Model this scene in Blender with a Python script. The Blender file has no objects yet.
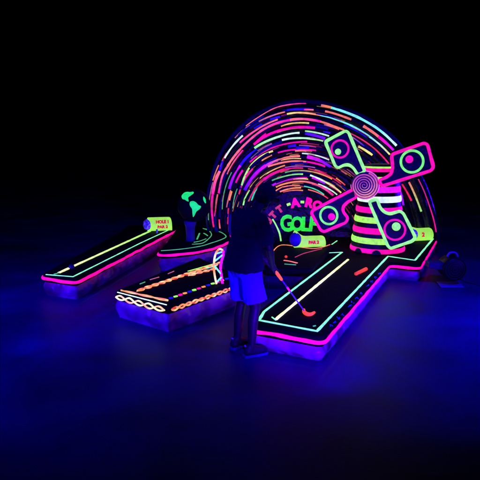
# Blacklight mini golf: fluorescent painted inflatable holes in a dark hall, lit by violet-blue lamps.
import bpy, bmesh, math, random
import numpy as np
from mathutils import Vector, Matrix, noise
random.seed(7)
sc = bpy.context.scene
C = bpy.data.collections.new('place'); sc.collection.children.link(C)

# ---------------------------------------------------------------- camera
F = 600.0; TH = math.atan(110/600.0); CAMZ = 2.27
cam_d = bpy.data.cameras.new('camera'); cam = bpy.data.objects.new('camera', cam_d); C.objects.link(cam)
cam.location = (0, 0, CAMZ); cam.rotation_euler = (math.pi/2-TH, 0, 0)
cam_d.lens = 45.0; cam_d.sensor_width = 36; cam_d.clip_end = 500; cam_d.clip_start = 0.05
sc.camera = cam
ct, st = math.cos(TH), math.sin(TH)
def ray(x, y):
    u, v = x-240.0, y-240.0
    return Vector((u, F*ct - v*st, -F*st - v*ct))
def P(x, y, z):                       # a point of the photograph that lies at height z
    r = ray(x, y); return Vector((0, 0, CAMZ)) + r*((z-CAMZ)/r.z)
def PP(x, y, p0, n):                  # ... that lies on an upright plane
    r = ray(x, y); c = Vector((0, 0, CAMZ)); return c + r*((p0-c).dot(n)/r.dot(n))
def PY(x, y, Y): return PP(x, y, Vector((0, Y, 0)), Vector((0, 1, 0)))

# ---------------------------------------------------------------- tags
def tag(o, label, cat, group=None, kind=None):
    o['label'] = label; o['category'] = cat
    if group: o['group'] = group
    if kind: o['kind'] = kind
    return o
def empty(name, loc, label, cat, group=None):
    o = bpy.data.objects.new(name, None); C.objects.link(o); o.location = loc
    return tag(o, label, cat, group)
def link(name, me, mats, parent=None, smooth=True):
    o = bpy.data.objects.new(name, me); C.objects.link(o)
    for m in (mats if isinstance(mats, (list, tuple)) else [mats]): me.materials.append(m)
    if smooth:
        for p in me.polygons: p.use_smooth = True
    if parent:
        top = parent
        while top.parent: top = top.parent
        o.parent = parent
        me.transform(Matrix.Translation(-top.location))     # vertices are written in world space
    return o

# ---------------------------------------------------------------- materials
def nodes(name):
    m = bpy.data.materials.new(name); m.use_nodes = True
    nt = m.node_tree; return m, nt, nt.nodes['Principled BSDF']
def add_bump(nt, b, scale, strength, dist=.01, detail=4, coord='Object', dimple=None):
    tc = nt.nodes.new('ShaderNodeTexCoord'); n = nt.nodes.new('ShaderNodeTexNoise')
    n.inputs['Scale'].default_value = scale; n.inputs['Detail'].default_value = detail
    n.inputs['Distortion'].default_value = .6
    bp = nt.nodes.new('ShaderNodeBump'); bp.inputs['Strength'].default_value = strength; bp.inputs['Distance'].default_value = dist
    nt.links.new(tc.outputs[coord], n.inputs['Vector']); nt.links.new(n.outputs['Fac'], bp.inputs['Height'])
    nt.links.new(bp.outputs['Normal'], b.inputs['Normal'])
    return tc, n
def surf(name, col, rough=.5, spec=.5, bump=None, var=0, vscale=6):
    m, nt, b = nodes(name)
    b.inputs['Base Color'].default_value = (*col, 1); b.inputs['Roughness'].default_value = rough
    b.inputs['Specular IOR Level'].default_value = spec
    if bump: add_bump(nt, b, *bump)
    if var:
        tc = nt.nodes.new('ShaderNodeTexCoord'); n = nt.nodes.new('ShaderNodeTexNoise'); n.inputs['Scale'].default_value = vscale
        n.inputs['Detail'].default_value = 6
        mr = nt.nodes.new('ShaderNodeMapRange'); mr.inputs['From Min'].default_value = .3; mr.inputs['From Max'].default_value = .7
        mr.inputs['To Min'].default_value = 1-var; mr.inputs['To Max'].default_value = 1+var
        mx = nt.nodes.new('ShaderNodeMix'); mx.data_type = 'RGBA'; mx.blend_type = 'MULTIPLY'; mx.inputs[0].default_value = 1
        mx.inputs[6].default_value = (*col, 1)
        nt.links.new(tc.outputs['Object'], n.inputs['Vector']); nt.links.new(n.outputs['Fac'], mr.inputs['Value'])
        nt.links.new(mr.outputs[0], mx.inputs[7]); nt.links.new(mx.outputs[2], b.inputs['Base Color'])
    return m
def fluor(name, strength=1.0, attr=True, col=(1, 1, 1), patch=.35, pscale=18):
    # day-glow paint: it really gives off light under the black lamps; coverage is a bit uneven
    m, nt, b = nodes(name)
    b.inputs['Roughness'].default_value = .5; b.inputs['Specular IOR Level'].default_value = .3
    if attr:
        a = nt.nodes.new('ShaderNodeAttribute'); a.attribute_name = 'Col'; src = a.outputs['Color']
    else:
        r = nt.nodes.new('ShaderNodeRGB'); r.outputs[0].default_value = (*col, 1); src = r.outputs[0]
    nt.links.new(src, b.inputs['Emission Color'])
    mxb = nt.nodes.new('ShaderNodeMix'); mxb.data_type = 'RGBA'; mxb.blend_type = 'MULTIPLY'; mxb.inputs[0].default_value = 1
    mxb.inputs[7].default_value = (.5, .5, .5, 1)
    nt.links.new(src, mxb.inputs[6]); nt.links.new(mxb.outputs[2], b.inputs['Base Color'])
    tc = nt.nodes.new('ShaderNodeTexCoord'); n = nt.nodes.new('ShaderNodeTexNoise'); n.inputs['Scale'].default_value = pscale
    n.inputs['Detail'].default_value = 5
    mr = nt.nodes.new('ShaderNodeMapRange'); mr.inputs['From Min'].default_value = .3; mr.inputs['From Max'].default_value = .62
    mr.inputs['To Min'].default_value = strength*(1-patch); mr.inputs['To Max'].default_value = strength
    nt.links.new(tc.outputs['Object'], n.inputs['Vector']); nt.links.new(n.outputs['Fac'], mr.inputs['Value'])
    nt.links.new(mr.outputs[0], b.inputs['Emission Strength'])
    return m
BLACK = surf('black_vinyl', (.008, .008, .012), .42, .4, (9, .6, .02))
DECK = surf('black_playing_mat', (.004, .004, .006), .8, .05, (14, .5, .01))
ARCHV = surf('black_backdrop_vinyl', (.004, .003, .008), .34, .32, (4, .9, .06))
SKIRT = surf('violet_vinyl_skirt', (.30, .06, .32), .36, .65, (5.5, .9, .10, 2), .6, 3)  # strong noise in the base colour puts patchy lamp light into the skirt
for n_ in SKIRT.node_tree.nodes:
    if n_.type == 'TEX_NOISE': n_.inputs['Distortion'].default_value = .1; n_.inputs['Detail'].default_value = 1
RIM = surf('blue_vinyl_tube', (.012, .01, .06), .4, .5, (8, .8, .03))
NAVY = surf('navy_vinyl', (.02, .02, .08), .5, .4, (10, .5, .02))
BLUEV = surf('blue_vinyl', (.02, .015, .12), .5, .4, (10, .6, .02), .3)
PAINT = fluor('day_glow_paint', 1.22)
TEXTRED = fluor('red_lettering', .8, False, (.85, .02, .06))
FLOORM = None

# colours, linear
def s(r, g, b): return tuple(((c/255)/12.92 if c/255 <= .04045 else ((c/255+.055)/1.055)**2.4) for c in (r, g, b))
COL = dict(P=s(250, 8, 158), M=s(232, 20, 240), S=s(255, 122, 104), L=s(150, 244, 124), W=s(225, 255, 225), Y=s(250, 240, 120),
           C=s(130, 245, 235), V=s(55, 8, 225), G=s(70, 170, 110), R=s(238, 32, 90), T=s(70, 215, 165), U=s(160, 80, 160), O=s(255, 150, 70),
           D=s(235, 60, 40), Z=s(120, 16, 250), K=s(190, 50, 90), N=s(45, 225, 60), E=s(140, 246, 180), Q=s(165, 245, 95), A=s(250, 250, 165),
           H=s(20, 14, 190), J=s(30, 222, 110), B=s(185, 90, 130))

# ---------------------------------------------------------------- mesh builders
class MB:
    def __init__(s_): s_.v = []; s_.f = []; s_.c = []; s_.m = []
    def add(s_, vs, fs, col=(1, 1, 1), cols=None, mi=0):
        b = len(s_.v); s_.v += [tuple(v) for v in vs]; s_.f += [tuple(i+b for i in f) for f in fs]
        s_.c += list(cols) if cols else [col]*len(vs); s_.m += [mi]*len(fs)
    def tube(s_, pts, r, col=(1, 1, 1), cols=None, n=8, closed=False, up=Vector((0, 0, 1)), flat=1.0):
        pts = [Vector(p) for p in pts]; k = len(pts); vs = []; cc = []
        for i, p in enumerate(pts):
            if closed: d = pts[(i+1) % k]-pts[i-1]
            else: d = pts[min(i+1, k-1)]-pts[max(i-1, 0)]
            if d.length < 1e-9: d = Vector((1, 0, 0))
            d.normalize(); a = d.cross(up)
            if a.length < 1e-4: a = d.cross(Vector((0, 1, 0)))
            a.normalize(); b = a.cross(d).normalized()
            rr = r[i] if isinstance(r, (list, tuple)) else r
            for j in range(n):
                w = 2*math.pi*j/n; vs.append(p + a*rr*math.cos(w) + b*rr*flat*math.sin(w)); cc.append(cols[i] if cols else col)
        fs = []
        for i in range(k if closed else k-1):
            for j in range(n):
                i2 = (i+1) % k; fs.append((i*n+j, i*n+(j+1) % n, i2*n+(j+1) % n, i2*n+j))
        if not closed: fs.append(tuple(range(n))[::-1]); fs.append(tuple((k-1)*n+j for j in range(n)))
        s_.add(vs, fs, cols=cc)
    def ball(s_, c, r, col=(1, 1, 1), n=20, sq=(1, 1, 1), rot=None):
        vs = []; fs = []; m = n//2
        for i in range(m+1):
            for j in range(n):
                a = math.pi*i/m; b = 2*math.pi*j/n
                v = Vector((math.sin(a)*math.cos(b)*sq[0], math.sin(a)*math.sin(b)*sq[1], math.cos(a)*sq[2]))*r
                if rot: v = rot @ v
                vs.append(Vector(c)+v)
        for i in range(m):
            for j in range(n): fs.append((i*n+j, (i+1)*n+j, (i+1)*n+(j+1) % n, i*n+(j+1) % n))
        s_.add(vs, fs, col)
    def prism(s_, poly, n, depth, col=(1, 1, 1)):         # a polygon in a plane, thickened against its normal
        k = len(poly); vs = [Vector(p) for p in poly]+[Vector(p)-n*depth for p in poly]
        fs = [tuple(range(k)), tuple(range(2*k-1, k-1, -1))]+[(i, k+i, k+(i+1) % k, (i+1) % k) for i in range(k)]
        s_.add(vs, fs, col)
    def cap(s_, a, b, ra, rb, n=16):                      # tapered capsule
        a = Vector(a); b = Vector(b); d = (b-a)
        s_.tube([a+d*(i/6) for i in range(7)], [ra+(rb-ra)*i/6 for i in range(7)], n=n)
        s_.ball(a, ra, n=n); s_.ball(b, rb, n=n)
    def mesh(s_, name):
        me = bpy.data.meshes.new(name); me.from_pydata(s_.v, [], s_.f)
        at = me.color_attributes.new('Col', 'FLOAT_COLOR', 'POINT')
        at.data.foreach_set('color', [x for c in s_.c for x in (*c, 1)])
        for p, m in zip(me.polygons, s_.m): p.material_index = m
        bm = bmesh.new(); bm.from_mesh(me); bmesh.ops.recalc_face_normals(bm, faces=bm.faces); bm.to_mesh(me); bm.free()
        me.update(); return me
    def build(s_, name, mat, parent=None, smooth=True): return link(name, s_.mesh(name), mat, parent, smooth)
def bevel(o, w, seg=3, ang=35):
    m = o.modifiers.new('bevel', 'BEVEL'); m.width = w; m.segments = seg; m.limit_method = 'ANGLE'; m.angle_limit = math.radians(ang); return o
def bake(o):
    dg = bpy.context.evaluated_depsgraph_get(); dg.update()
    me = bpy.data.meshes.new_from_object(o.evaluated_get(dg)); o.modifiers.clear(); o.data = me; return o
def resample(pts, step, closed=False):
    pts = [Vector(p) for p in pts]; out = []
    seg = list(zip(pts, pts[1:]+([pts[0]] if closed else []))) if closed else list(zip(pts, pts[1:]))
    for a, b in seg:
        k = max(1, int((b-a).length/step))
        out += [a.lerp(b, i/k) for i in range(k)]
    if not closed: out.append(pts[-1])
    return out
def catmull(pts, per=8, closed=False):
    pts = [Vector(p) for p in pts]; n = len(pts); out = []
    for i in range(n if closed else n-1):
        g = (lambda j: pts[j % n]) if closed else (lambda j: pts[min(max(j, 0), n-1)])
        a, b, c, d = g(i-1), g(i), g(i+1), g(i+2)
        for j in range(per):
            t = j/per
            out.append(.5*((2*b)+(c-a)*t+(2*a-5*b+4*c-d)*t*t+(3*b-a-3*c+d)*t**3))
    if not closed: out.append(pts[-1])
    return out
def rounded(poly, r, seg=5):                              # round the corners of a flat polygon
    n = len(poly); out = []
    for i in range(n):
        a, b, c = Vector(poly[i-1]), Vector(poly[i]), Vector(poly[(i+1) % n])
        d1 = (a-b); d2 = (c-b); rr = min(r, d1.length*.45, d2.length*.45)
        p = b+d1.normalized()*rr; q = b+d2.normalized()*rr
        for j in range(seg+1):
            t = j/seg; out.append(p*(1-t)**2+b*2*t*(1-t)+q*t*t)
    return out
def offset_in(poly, d):
    n = len(poly); area = sum(poly[i].x*poly[(i+1) % n].y-poly[(i+1) % n].x*poly[i].y for i in range(n)); sg = 1 if area > 0 else -1
    out = []
    for i in range(n):
        a, b, c = poly[i-1], poly[i], poly[(i+1) % n]
        e1 = (b-a).normalized(); e2 = (c-b).normalized()
        n1 = Vector((-e1.y, e1.x, 0))*sg; n2 = Vector((-e2.y, e2.x, 0))*sg
        m = (n1+n2)
        if m.length < 1e-5: m = n1
        m.normalize(); out.append(b+m*d/max(.4, m.dot(n1)))
    return out
def wob(pts, r, k=.12, f=9): return [r*(1+k*2*noise.noise(Vector(p)*f)) for p in pts]
def ribbon(mb, pts, w, col=(1, 1, 1), cols=None, up=Vector((0, 0, 1)), h=.006, closed=False):
    mb.tube(pts, wob(pts, w/2), col, cols, n=8, closed=closed, up=up, flat=h/(w/2))

def remesh(mb, name, vox, mat, parent, smooth_it=4, disp=0):
    me = mb.mesh(name); o = bpy.data.objects.new(name, me); C.objects.link(o)
    r = o.modifiers.new('r', 'REMESH'); r.mode = 'VOXEL'; r.voxel_size = vox
    sm = o.modifiers.new('s', 'SMOOTH'); sm.iterations = smooth_it; sm.factor = .5
    bake(o); me = o.data; bpy.data.objects.remove(o)
    if disp:
        me.calc_loop_triangles()
        nv = [v.normal.copy() for v in me.vertices]
        for v, n_ in zip(me.vertices, nv):
            c = v.co; w = noise.noise(Vector((c.x*9, c.y*9, c.z*5)))+.6*noise.noise(Vector((c.x*22, c.y*22, c.z*9+3)))
            v.co = c+n_*w*disp
    return link(name, me, mat, parent)
# ---------------------------------------------------------------- the floor
m, nt, b = nodes('hall_floor'); FLOORM = m
b.inputs['Base Color'].default_value = (.16, .16, .2, 1); b.inputs['Roughness'].default_value = .42; b.inputs['Specular IOR Level'].default_value = .12
tc = nt.nodes.new('ShaderNodeTexCoord')
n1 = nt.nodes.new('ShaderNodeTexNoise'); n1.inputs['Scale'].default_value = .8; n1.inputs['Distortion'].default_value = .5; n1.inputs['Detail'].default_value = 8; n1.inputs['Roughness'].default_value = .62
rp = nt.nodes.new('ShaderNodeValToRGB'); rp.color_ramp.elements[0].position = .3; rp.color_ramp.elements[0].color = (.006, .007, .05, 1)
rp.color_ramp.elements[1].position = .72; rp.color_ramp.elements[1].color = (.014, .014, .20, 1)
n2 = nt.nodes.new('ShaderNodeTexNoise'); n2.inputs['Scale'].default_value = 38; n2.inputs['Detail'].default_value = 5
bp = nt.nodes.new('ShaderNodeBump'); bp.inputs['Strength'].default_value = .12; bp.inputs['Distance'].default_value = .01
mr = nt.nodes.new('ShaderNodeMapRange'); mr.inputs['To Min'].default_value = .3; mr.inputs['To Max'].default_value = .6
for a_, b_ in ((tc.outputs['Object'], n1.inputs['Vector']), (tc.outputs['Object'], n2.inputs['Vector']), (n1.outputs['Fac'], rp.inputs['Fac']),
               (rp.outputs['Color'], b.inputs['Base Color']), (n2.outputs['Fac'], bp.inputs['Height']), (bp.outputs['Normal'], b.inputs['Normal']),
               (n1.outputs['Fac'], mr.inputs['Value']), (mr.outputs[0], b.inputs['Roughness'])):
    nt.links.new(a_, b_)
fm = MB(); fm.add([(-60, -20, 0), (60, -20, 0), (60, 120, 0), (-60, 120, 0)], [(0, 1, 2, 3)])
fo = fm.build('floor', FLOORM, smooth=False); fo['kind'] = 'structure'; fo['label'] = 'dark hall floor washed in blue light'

# ---------------------------------------------------------------- inflatable lanes
LG = 'inflatable putting lanes'
def lane(label, poly_px, H, group=LG, rnd=.1, rim=.11, trim='P', trim_parts=True, tr=.022, skirt_mat=None):
    poly = rounded([P(x, y, H) for x, y in poly_px], rnd)
    c = sum(poly, Vector())/len(poly)
    t = empty('putting_lane', (c.x, c.y, 0), label, 'putting lane', group)
    # deck: black slab with soft inflated edges
    ring = resample(poly, .08, True); n = len(ring)
    prof = [(.035, 0), (.012, -.004), (0, -.018), (-.004, -.045), (0, -rim+.02), (.012, -rim)]
    vs = []; fs = []
    for d, z in prof:
        for p in offset_in(ring, d): vs.append((p.x, p.y, H+z))
    for k in range(len(prof)-1):
        for i in range(n): fs.append((k*n+i, k*n+(i+1) % n, (k+1)*n+(i+1) % n, (k+1)*n+i))
    fs.append(tuple(range(n)))
    mb = MB(); mb.add(vs, fs); mb.build('deck', DECK, t)
    # skirt: billowing fabric below the rim
    fine = resample(poly, .035, True); n = len(fine); L = 9; vs = []; fs = []
    base = resample(offset_in(fine, .03), .03, True); n = len(base)
    cc = sum(base, Vector())/n
    for k in range(L+1):
        q = k/L; z = (H-rim)*(1-q)
        for i, p in enumerate(base):
            a = base[i-1]; bb = base[(i+1) % n]; e = (bb-a).normalized(); nn = Vector((e.y, -e.x, 0))
            area = sum(base[j].x*base[(j+1) % n].y-base[(j+1) % n].x*base[j].y for j in (0,)) if False else 0
            w = noise.noise(Vector((p.x*4, p.y*4, z*3)))*1.1+noise.noise(Vector((p.x*12, p.y*12, z*5+9)))*.9
            nn = nn if nn.dot(p-cc) > 0 or True else -nn
            bulge = .035*math.sin(math.pi*min(1, q*1.05))*(1 if True else 0)
            vs.append(p + nn*SG(base)*(bulge+.024*w*math.sin(math.pi*(.15+.85*q))) + Vector((0, 0, z-p.z)))
    for k in range(L):
        for i in range(n): fs.append((k*n+i, k*n+(i+1) % n, (k+1)*n+(i+1) % n, (k+1)*n+i))
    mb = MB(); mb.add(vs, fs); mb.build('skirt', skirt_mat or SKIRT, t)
    if trim:
        tp = [p+Vector((0, 0, -rim*.55+.012*noise.noise(p*4))) for p in offset_in(ring, -.004)]; mb = MB(); mb.tube(tp, wob(tp, tr, .14, 6), COL[trim], closed=True)
        mb.build('trim_tube', PAINT, t)
    return t
def SG(poly):
    n = len(poly); a = sum(poly[i].x*poly[(i+1) % n].y-poly[(i+1) % n].x*poly[i].y for i in range(n)); return 1 if a > 0 else -1
def line(t, pts_px, H, w, col, name='border_line', smooth=False, z=.004, col2=None, h=.007):
    pts = [P(x, y, H) + Vector((0, 0, z)) for x, y in pts_px]
    pts = catmull(pts, 8) if smooth else resample(pts, .06)
    cols = None
    if col2: cols = [tuple(Vector(COL[col]).lerp(Vector(COL[col2]), i/(len(pts)-1))) for i in range(len(pts))]
    mb = MB(); ribbon(mb, pts, w, COL[col], cols, h=h); return mb.build(name, PAINT, t)
def helix(t, a, b, n_turn, amp, r, ca, cb, up, name='helix_line', drop=0):
    a = Vector(a); b = Vector(b); d = b-a; d_n = d.normalized(); N = n_turn*16; mb = MB()
    hr_ = random.Random(n_turn); k_mix = n_turn == 5
    for ph, col in ((0, ca), (math.pi, cb)):
        jz = [hr_.uniform(.75, 1.15) for _ in range(n_turn+2)]
        pts = [a+d*(i/N)+up*amp*jz[i//16]*math.sin(i/N*n_turn*math.pi+ph)+up.cross(d_n)*.004*math.cos(i/N*n_turn*math.pi+ph) for i in range(N+1)]
        cols = [tuple(Vector(COL[col]).lerp(Vector(COL['A']), (.3 if k_mix else 0)+.6*max(0, noise.noise(Vector((i*.11, ph, n_turn)))*1.6+.35))) for i in range(N+1)]
        mb.tube(pts, r, cols=cols, n=6)
    return mb.build(name, PAINT, t)

# right lane, hammerhead far end
HR = .26
rl = lane('long black lane in the right foreground with pink trim, widening under the windmill',
          [(251, 325), (260, 309), (333, 254), (309, 256), (330, 236), (438, 235), (420, 265), (390, 262), (323, 338)], HR)
line(rl, [(342, 252.5), (264, 312), (259, 320.5), (317, 331.5), (388, 256.5), (415, 260.5), (433, 239)], HR, .035, 'E')
line(rl, [(342, 252.5), (319, 253.5), (337, 241)], HR, .022, 'E')
line(rl, [(276, 320), (278, 318), (348, 260)], HR, .038, 'A', 'centre_line', z=.006, h=.012)
line(rl, [(276, 320.5), (272, 317.5)], HR, .016, 'E', 'tick_mark'); line(rl, [(313.3, 326.6), (315.5, 326)], HR, .02, 'G', 'tick_mark')
# illegible violet scrawl along the right rim of the lane
mb = MB(); r_ = random.Random(3)
for i in range(15):
    q = i/14; x = 331+(383-331)*q; y = 326.5-(326.5-270)*q
    if i % 5 == 4: continue
    for k in range(3):
        p = P(x+r_.uniform(-1.6, 1.6), y+r_.uniform(-1.2, 1.2), HR)+Vector((0, 0, .005)); g = P(x+r_.uniform(-2, 2), y+r_.uniform(-1.5, 1.5), HR)+Vector((0, 0, .005))
        ribbon(mb, [p, p.lerp(g, .5)+Vector((r_.uniform(-.01, .01), .01, 0)), g], .009, COL['H'], h=.004)
    mb.build('scrawl_mark', PAINT, rl); mb = MB()

# left lane
HL = .30
ll = lane('long narrow black lane at the far left with pink trim and a yellow centre line',
          [(41, 274), (76, 279), (172, 230), (186, 228), (186, 224), (128, 225), (118, 233)], HL)
line(ll, [(46, 274.8), (73, 277), (140, 243.5), (168, 230.5)], HL, .022, 'E')
line(ll, [(59, 273.2), (150, 231.5)], HL, .05, 'A', 'centre_line', col2='Q', z=.006, h=.012)
line(ll, [(59, 273.2), (54, 274.5)], HL, .02, 'G', 'tick_mark')
mb = MB(); pc = P(71.5, 268.5, HL); mb.ball(pc+Vector((0, 0, .02)), .045, n=18); 
gb = mb.build('foam_knob', NAVY); tag(gb, 'dark blue ball resting on the yellow line of the far left lane', 'ball')

# middle lane with rounded end
HM = .32
ml = lane('rounded black lane with swirling green lines, beside the globe',
          [(157, 252.5), (180, 251.2), (200, 248.3), (218, 244), (231, 238.5), (229, 232), (208, 226.5), (178, 226), (168, 240)], HM, rnd=.16)
line(ml, [(161, 251), (180, 249.5), (200, 246.5), (212, 243), (222, 239.5), (226, 236.5), (221, 232.5), (212, 230), (204, 229)], HM, .02, 'G', smooth=True)
line(ml, [(192, 244.5), (202, 243.5), (208, 239.5), (211.5, 235), (209, 231), (203, 228.6)], HM, .018, 'G', 'swirl_line', True)
line(ml, [(197, 239.5), (198.5, 236), (199.5, 233.5)], HM, .03, 'G', 'swirl_line', True)
line(ml, [(204, 233.5), (206.5, 235), (207.5, 236)], HM, .03, 'G', 'swirl_line', True)
line(ml, [(194, 242.5), (200, 241.2), (206, 239)], HM, .02, 'G', 'swirl_line', True)

# front lane with twisted strands
HD = .33
dl = lane('low black lane in the front left painted with twisted orange strands and coloured beads',
          [(114, 291), (168, 305.5), (246, 278.5), (199, 257)], HD, trim=None, rnd=.07)
pa, pb, pc_, pd = P(114, 291, HD), P(168, 305.5, HD), P(246, 278.5, HD), P(199, 257, HD)
up = Vector((0, 0, 1))
def outn(a, b):
    d = (b-a).normalized(); return Vector((d.y, -d.x, 0))
for a, b_, k in ((pa, pb, 5), (pb, pc_, 12)):
    o_ = outn(a, b_)*.012; d = (b_-a).normalized()*.05
    helix(dl, a+o_+d+Vector((0, 0, -.062)), b_+o_-d+Vector((0, 0, -.062)), k, .026 if k == 5 else .018, .0105, 'S' if k == 5 else 'D', 'A' if k == 5 else 'O', up)
line(dl, [(117.5, 292.4), (166.5, 305)], HD, .016, 'W', 'border_line', z=.002)
def top_helix(x0, y0, x1, y1, k, amp, r, ca, cb):
    a, b_ = P(x0, y0, HD+.008), P(x1, y1, HD+.008); side = up.cross((b_-a).normalized()); return helix(dl, a, b_, k, amp, r, ca, cb, side)
top_helix(121, 290.3, 168, 300.5, 3, .018, .008, 'S', 'O')
top_helix(137, 291, 222, 262.3, 14, .032, .0105, 'D', 'O')
top_helix(188.5, 275.5, 216, 268.5, 4, .03, .008, 'S', 'O')
line(dl, [(188, 271.5), (216, 263.5)], HD, .022, 'Q', 'strand_line'); line(dl, [(190, 273), (216, 266.2)], HD, .018, 'E', 'strand_line')
line(dl, [(140, 284.3), (145, 282.3)], HD, .012, 'G', 'dash_mark'); line(dl, [(150, 280), (159, 277.4)], HD, .012, 'B', 'dash_mark'); line(dl, [(168, 274), (174, 271.5)], HD, .01, 'B', 'dash_mark')
mb = MB(); seq = ['H', 'Q', 'P', 'O']
for i in range(15):
    q = i/14; a = P(171+(236-171)*q, 298+(275.5-298)*q, HD+.006)
    bdir = (P(236, 275.5, HD)-P(171, 298, HD)).normalized(); bside = up.cross(bdir)
    mb = MB(); ribbon(mb, [a-bdir*.024+bside*.01, a-bdir*.012, a+bdir*.012, a+bdir*.024-bside*.01], .05, COL[seq[i % 4]], h=.008); mb.build('bead', PAINT, dl)

# strand hoop standing on the front lane
hb = P(219.5, 284, HD); Yh = hb.y
hp = empty('strand_hoop', (hb.x, hb.y, HD), 'upright narrow hoop of yellow and pink strands with pale rungs on the beaded lane', 'hoop')
L1 = [(216.5, 284), (214.8, 276), (213.8, 266), (215, 256), (217.6, 250.5), (220.3, 249), (223, 250.5)]
L2 = [(223, 250.5), (223.2, 255), (221.3, 262), (220.6, 270), (221.6, 277), (222.5, 284)]
a = catmull([PY(x, y, Yh-.03) for x, y in L1], 8); mb = MB()
mb.tube(a, .013, cols=[tuple(Vector(COL['O']).lerp(Vector(COL['A']), .5+.5*math.sin(i*.35))) for i in range(len(a))]); mb.build('strand', PAINT, hp)
a = catmull([PY(x, y, Yh+.03) for x, y in L2], 8); mb = MB(); mb.tube(a, .017, COL['M']); mb.build('strand', PAINT, hp)
for (x0, y0), (x1, y1) in (((215, 261), (222.5, 255)), ((214.3, 265.5), (221, 274)), ((216, 283), (222, 276.5)), ((217, 253.5), (221.5, 252))):
    mb = MB(); mb.tube([PY(x0, y0, Yh-.028), PY(x1, y1, Yh+.028)], .011, COL['C']); mb.build('rung', PAINT, hp)

# centre lane, mostly hidden behind the player
HC = .32
cl = lane('dark lane behind the player with thin orange outlines, in front of the GOLF lettering',
          [(262, 268), (312, 269), (334, 244), (281, 242.5)], HC, trim=None, skirt_mat=NAVY)
line(cl, [(270, 262), (273, 252), (279, 246), (287, 245.3), (300, 247.3), (313, 248.8), (322, 247.5), (330, 244.8)], HC, .016, 'O', smooth=True, col2='S')
line(cl, [(295, 257.5), (303, 254), (312, 251.5), (322, 249)], HC, .012, 'K', 'strand_line', True)
line(cl, [(284, 260.6), (290, 261.5), (297, 263.3)], HC, .035, 'S', 'strand_line', True)
line(cl, [(284.5, 264.3), (296, 265.2)], HC, .015, 'G', 'strand_line')
mb = MB(); mb.ball(P(286, 256.7, HC+.015), .022, COL['D'], n=14); mb.build('red_stud', PAINT, cl)

# magenta-edged step between the lanes
st_ = lane('small low step with a magenta front edge, left of the windmill lane', [(314, 263), (331, 263.5), (336, 256), (320, 255.5)], .22, trim='P', rnd=.04, tr=.018)
del st_['group']; st_['category'] = 'step'; st_.name = 'inflatable_step'

# ---------------------------------------------------------------- hole signs: lime cylinders lying on the lane ends
def text_mesh(txt, size, bold=0.0, extrude=.004):
    cu = bpy.data.curves.new('lettering', 'FONT'); cu.body = txt; cu.size = size; cu.offset = bold; cu.extrude = extrude
    cu.align_x = 'CENTER'; cu.align_y = 'CENTER'; cu.resolution_u = 3
    o = bpy.data.objects.new('tmp', cu); C.objects.link(o); dg = bpy.context.evaluated_depsgraph_get(); dg.update()
    me = bpy.data.meshes.new_from_object(o.evaluated_get(dg)); bpy.data.objects.remove(o); return me
LIME = fluor('lime_vinyl', .95, False, s(170, 250, 90), .25, 7)
def sign(label, end_px, tail_px, z0, r_end, texts, flare=1.0, endmat=None):
    # a fat cylinder lying down, round end towards the left
    e = P(end_px[0], end_px[1], z0); tl = P(tail_px[0], tail_px[1], z0)
    t = empty('hole_sign', (e.x, e.y, z0), label, 'hole sign', 'lime hole signs on the lane ends')
    ax = (tl-e).normalized(); Ln = (tl-e).length; c0 = e+Vector((0, 0, r_end)); mb = MB(); N = 16; pts = []; rr = []
    prof = [(0, .9), (.015, .98), (.04, 1), (.10, flare*.25+.75), (.18, flare*.65+.35), (.28, flare*.95+.05), (.36, flare), (.88, flare), (.93, flare*.96), (.965, flare*.86), (.99, flare*.66), (1, flare*.4)]
    for q, k in prof: pts.append(e+ax*Ln*q+Vector((0, 0, r_end*k))); rr.append(r_end*k)
    sd_ = Vector((-ax.y, ax.x, 0)); vs = []
    for p_, r_q in zip(pts, rr):
        for j in range(40): vs.append(p_+sd_*r_q*math.cos(2*math.pi*j/40)+Vector((0, 0, 1))*r_q*math.sin(2*math.pi*j/40))
    fs = [(i*40+j, i*40+(j+1) % 40, (i+1)*40+(j+1) % 40, (i+1)*40+j) for i in range(len(pts)-1) for j in range(40)]+[tuple(range(40)), tuple((len(pts)-1)*40+j for j in range(40))]
    mb.add(vs, fs); mb.build('sign_body', LIME, t)
    mb = MB(); mb.ball(c0+ax*r_end*.12-Vector((0, r_end*.34, 0)), r_end*.84, n=32, sq=(.82, .95, .98), rot=Matrix.Rotation(math.atan2(ax.y, ax.x), 3, 'Z')); mb.build('end_cap', endmat or ENDM, t)
    # lettering on the camera side
    fwd = Vector((ax.y, -ax.x, 0)); fwd = fwd if fwd.y < 0 else -fwd
    for k, (txt, q, hh, sz) in enumerate(texts):
        me = text_mesh(txt, sz, .006); R = r_end*flare
        zc = R+hh*R
        for v in me.vertices:
            zz = zc+v.co.y; dz = max(-.99*R, min(.99*R, zz-R)); dep = math.sqrt(max(0, R*R-dz*dz))+.006+v.co.z
            w = e+ax*(Ln*q+v.co.x)+fwd*dep; v.co = Vector((w.x, w.y, z0+zz))
        link('lettering', me, TEXTRED, t, smooth=False)
    return t
m, nt, b = nodes('swirl_end'); ENDM = m
tc = nt.nodes.new('ShaderNodeTexCoord'); n = nt.nodes.new('ShaderNodeTexNoise'); n.inputs['Scale'].default_value = 9; n.inputs['Distortion'].default_value = 2.5
r = nt.nodes.new('ShaderNodeValToRGB'); e = r.color_ramp.elements
e[0].position = .36; e[0].color = (.01, .01, .12, 1); e[1].position = .5; e[1].color = (.05, .03, .75, 1)
k = e.new(.6); k.color = (.28, .02, .9, 1); k = e.new(.7); k.color = (.02, .4, .8, 1)
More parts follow.
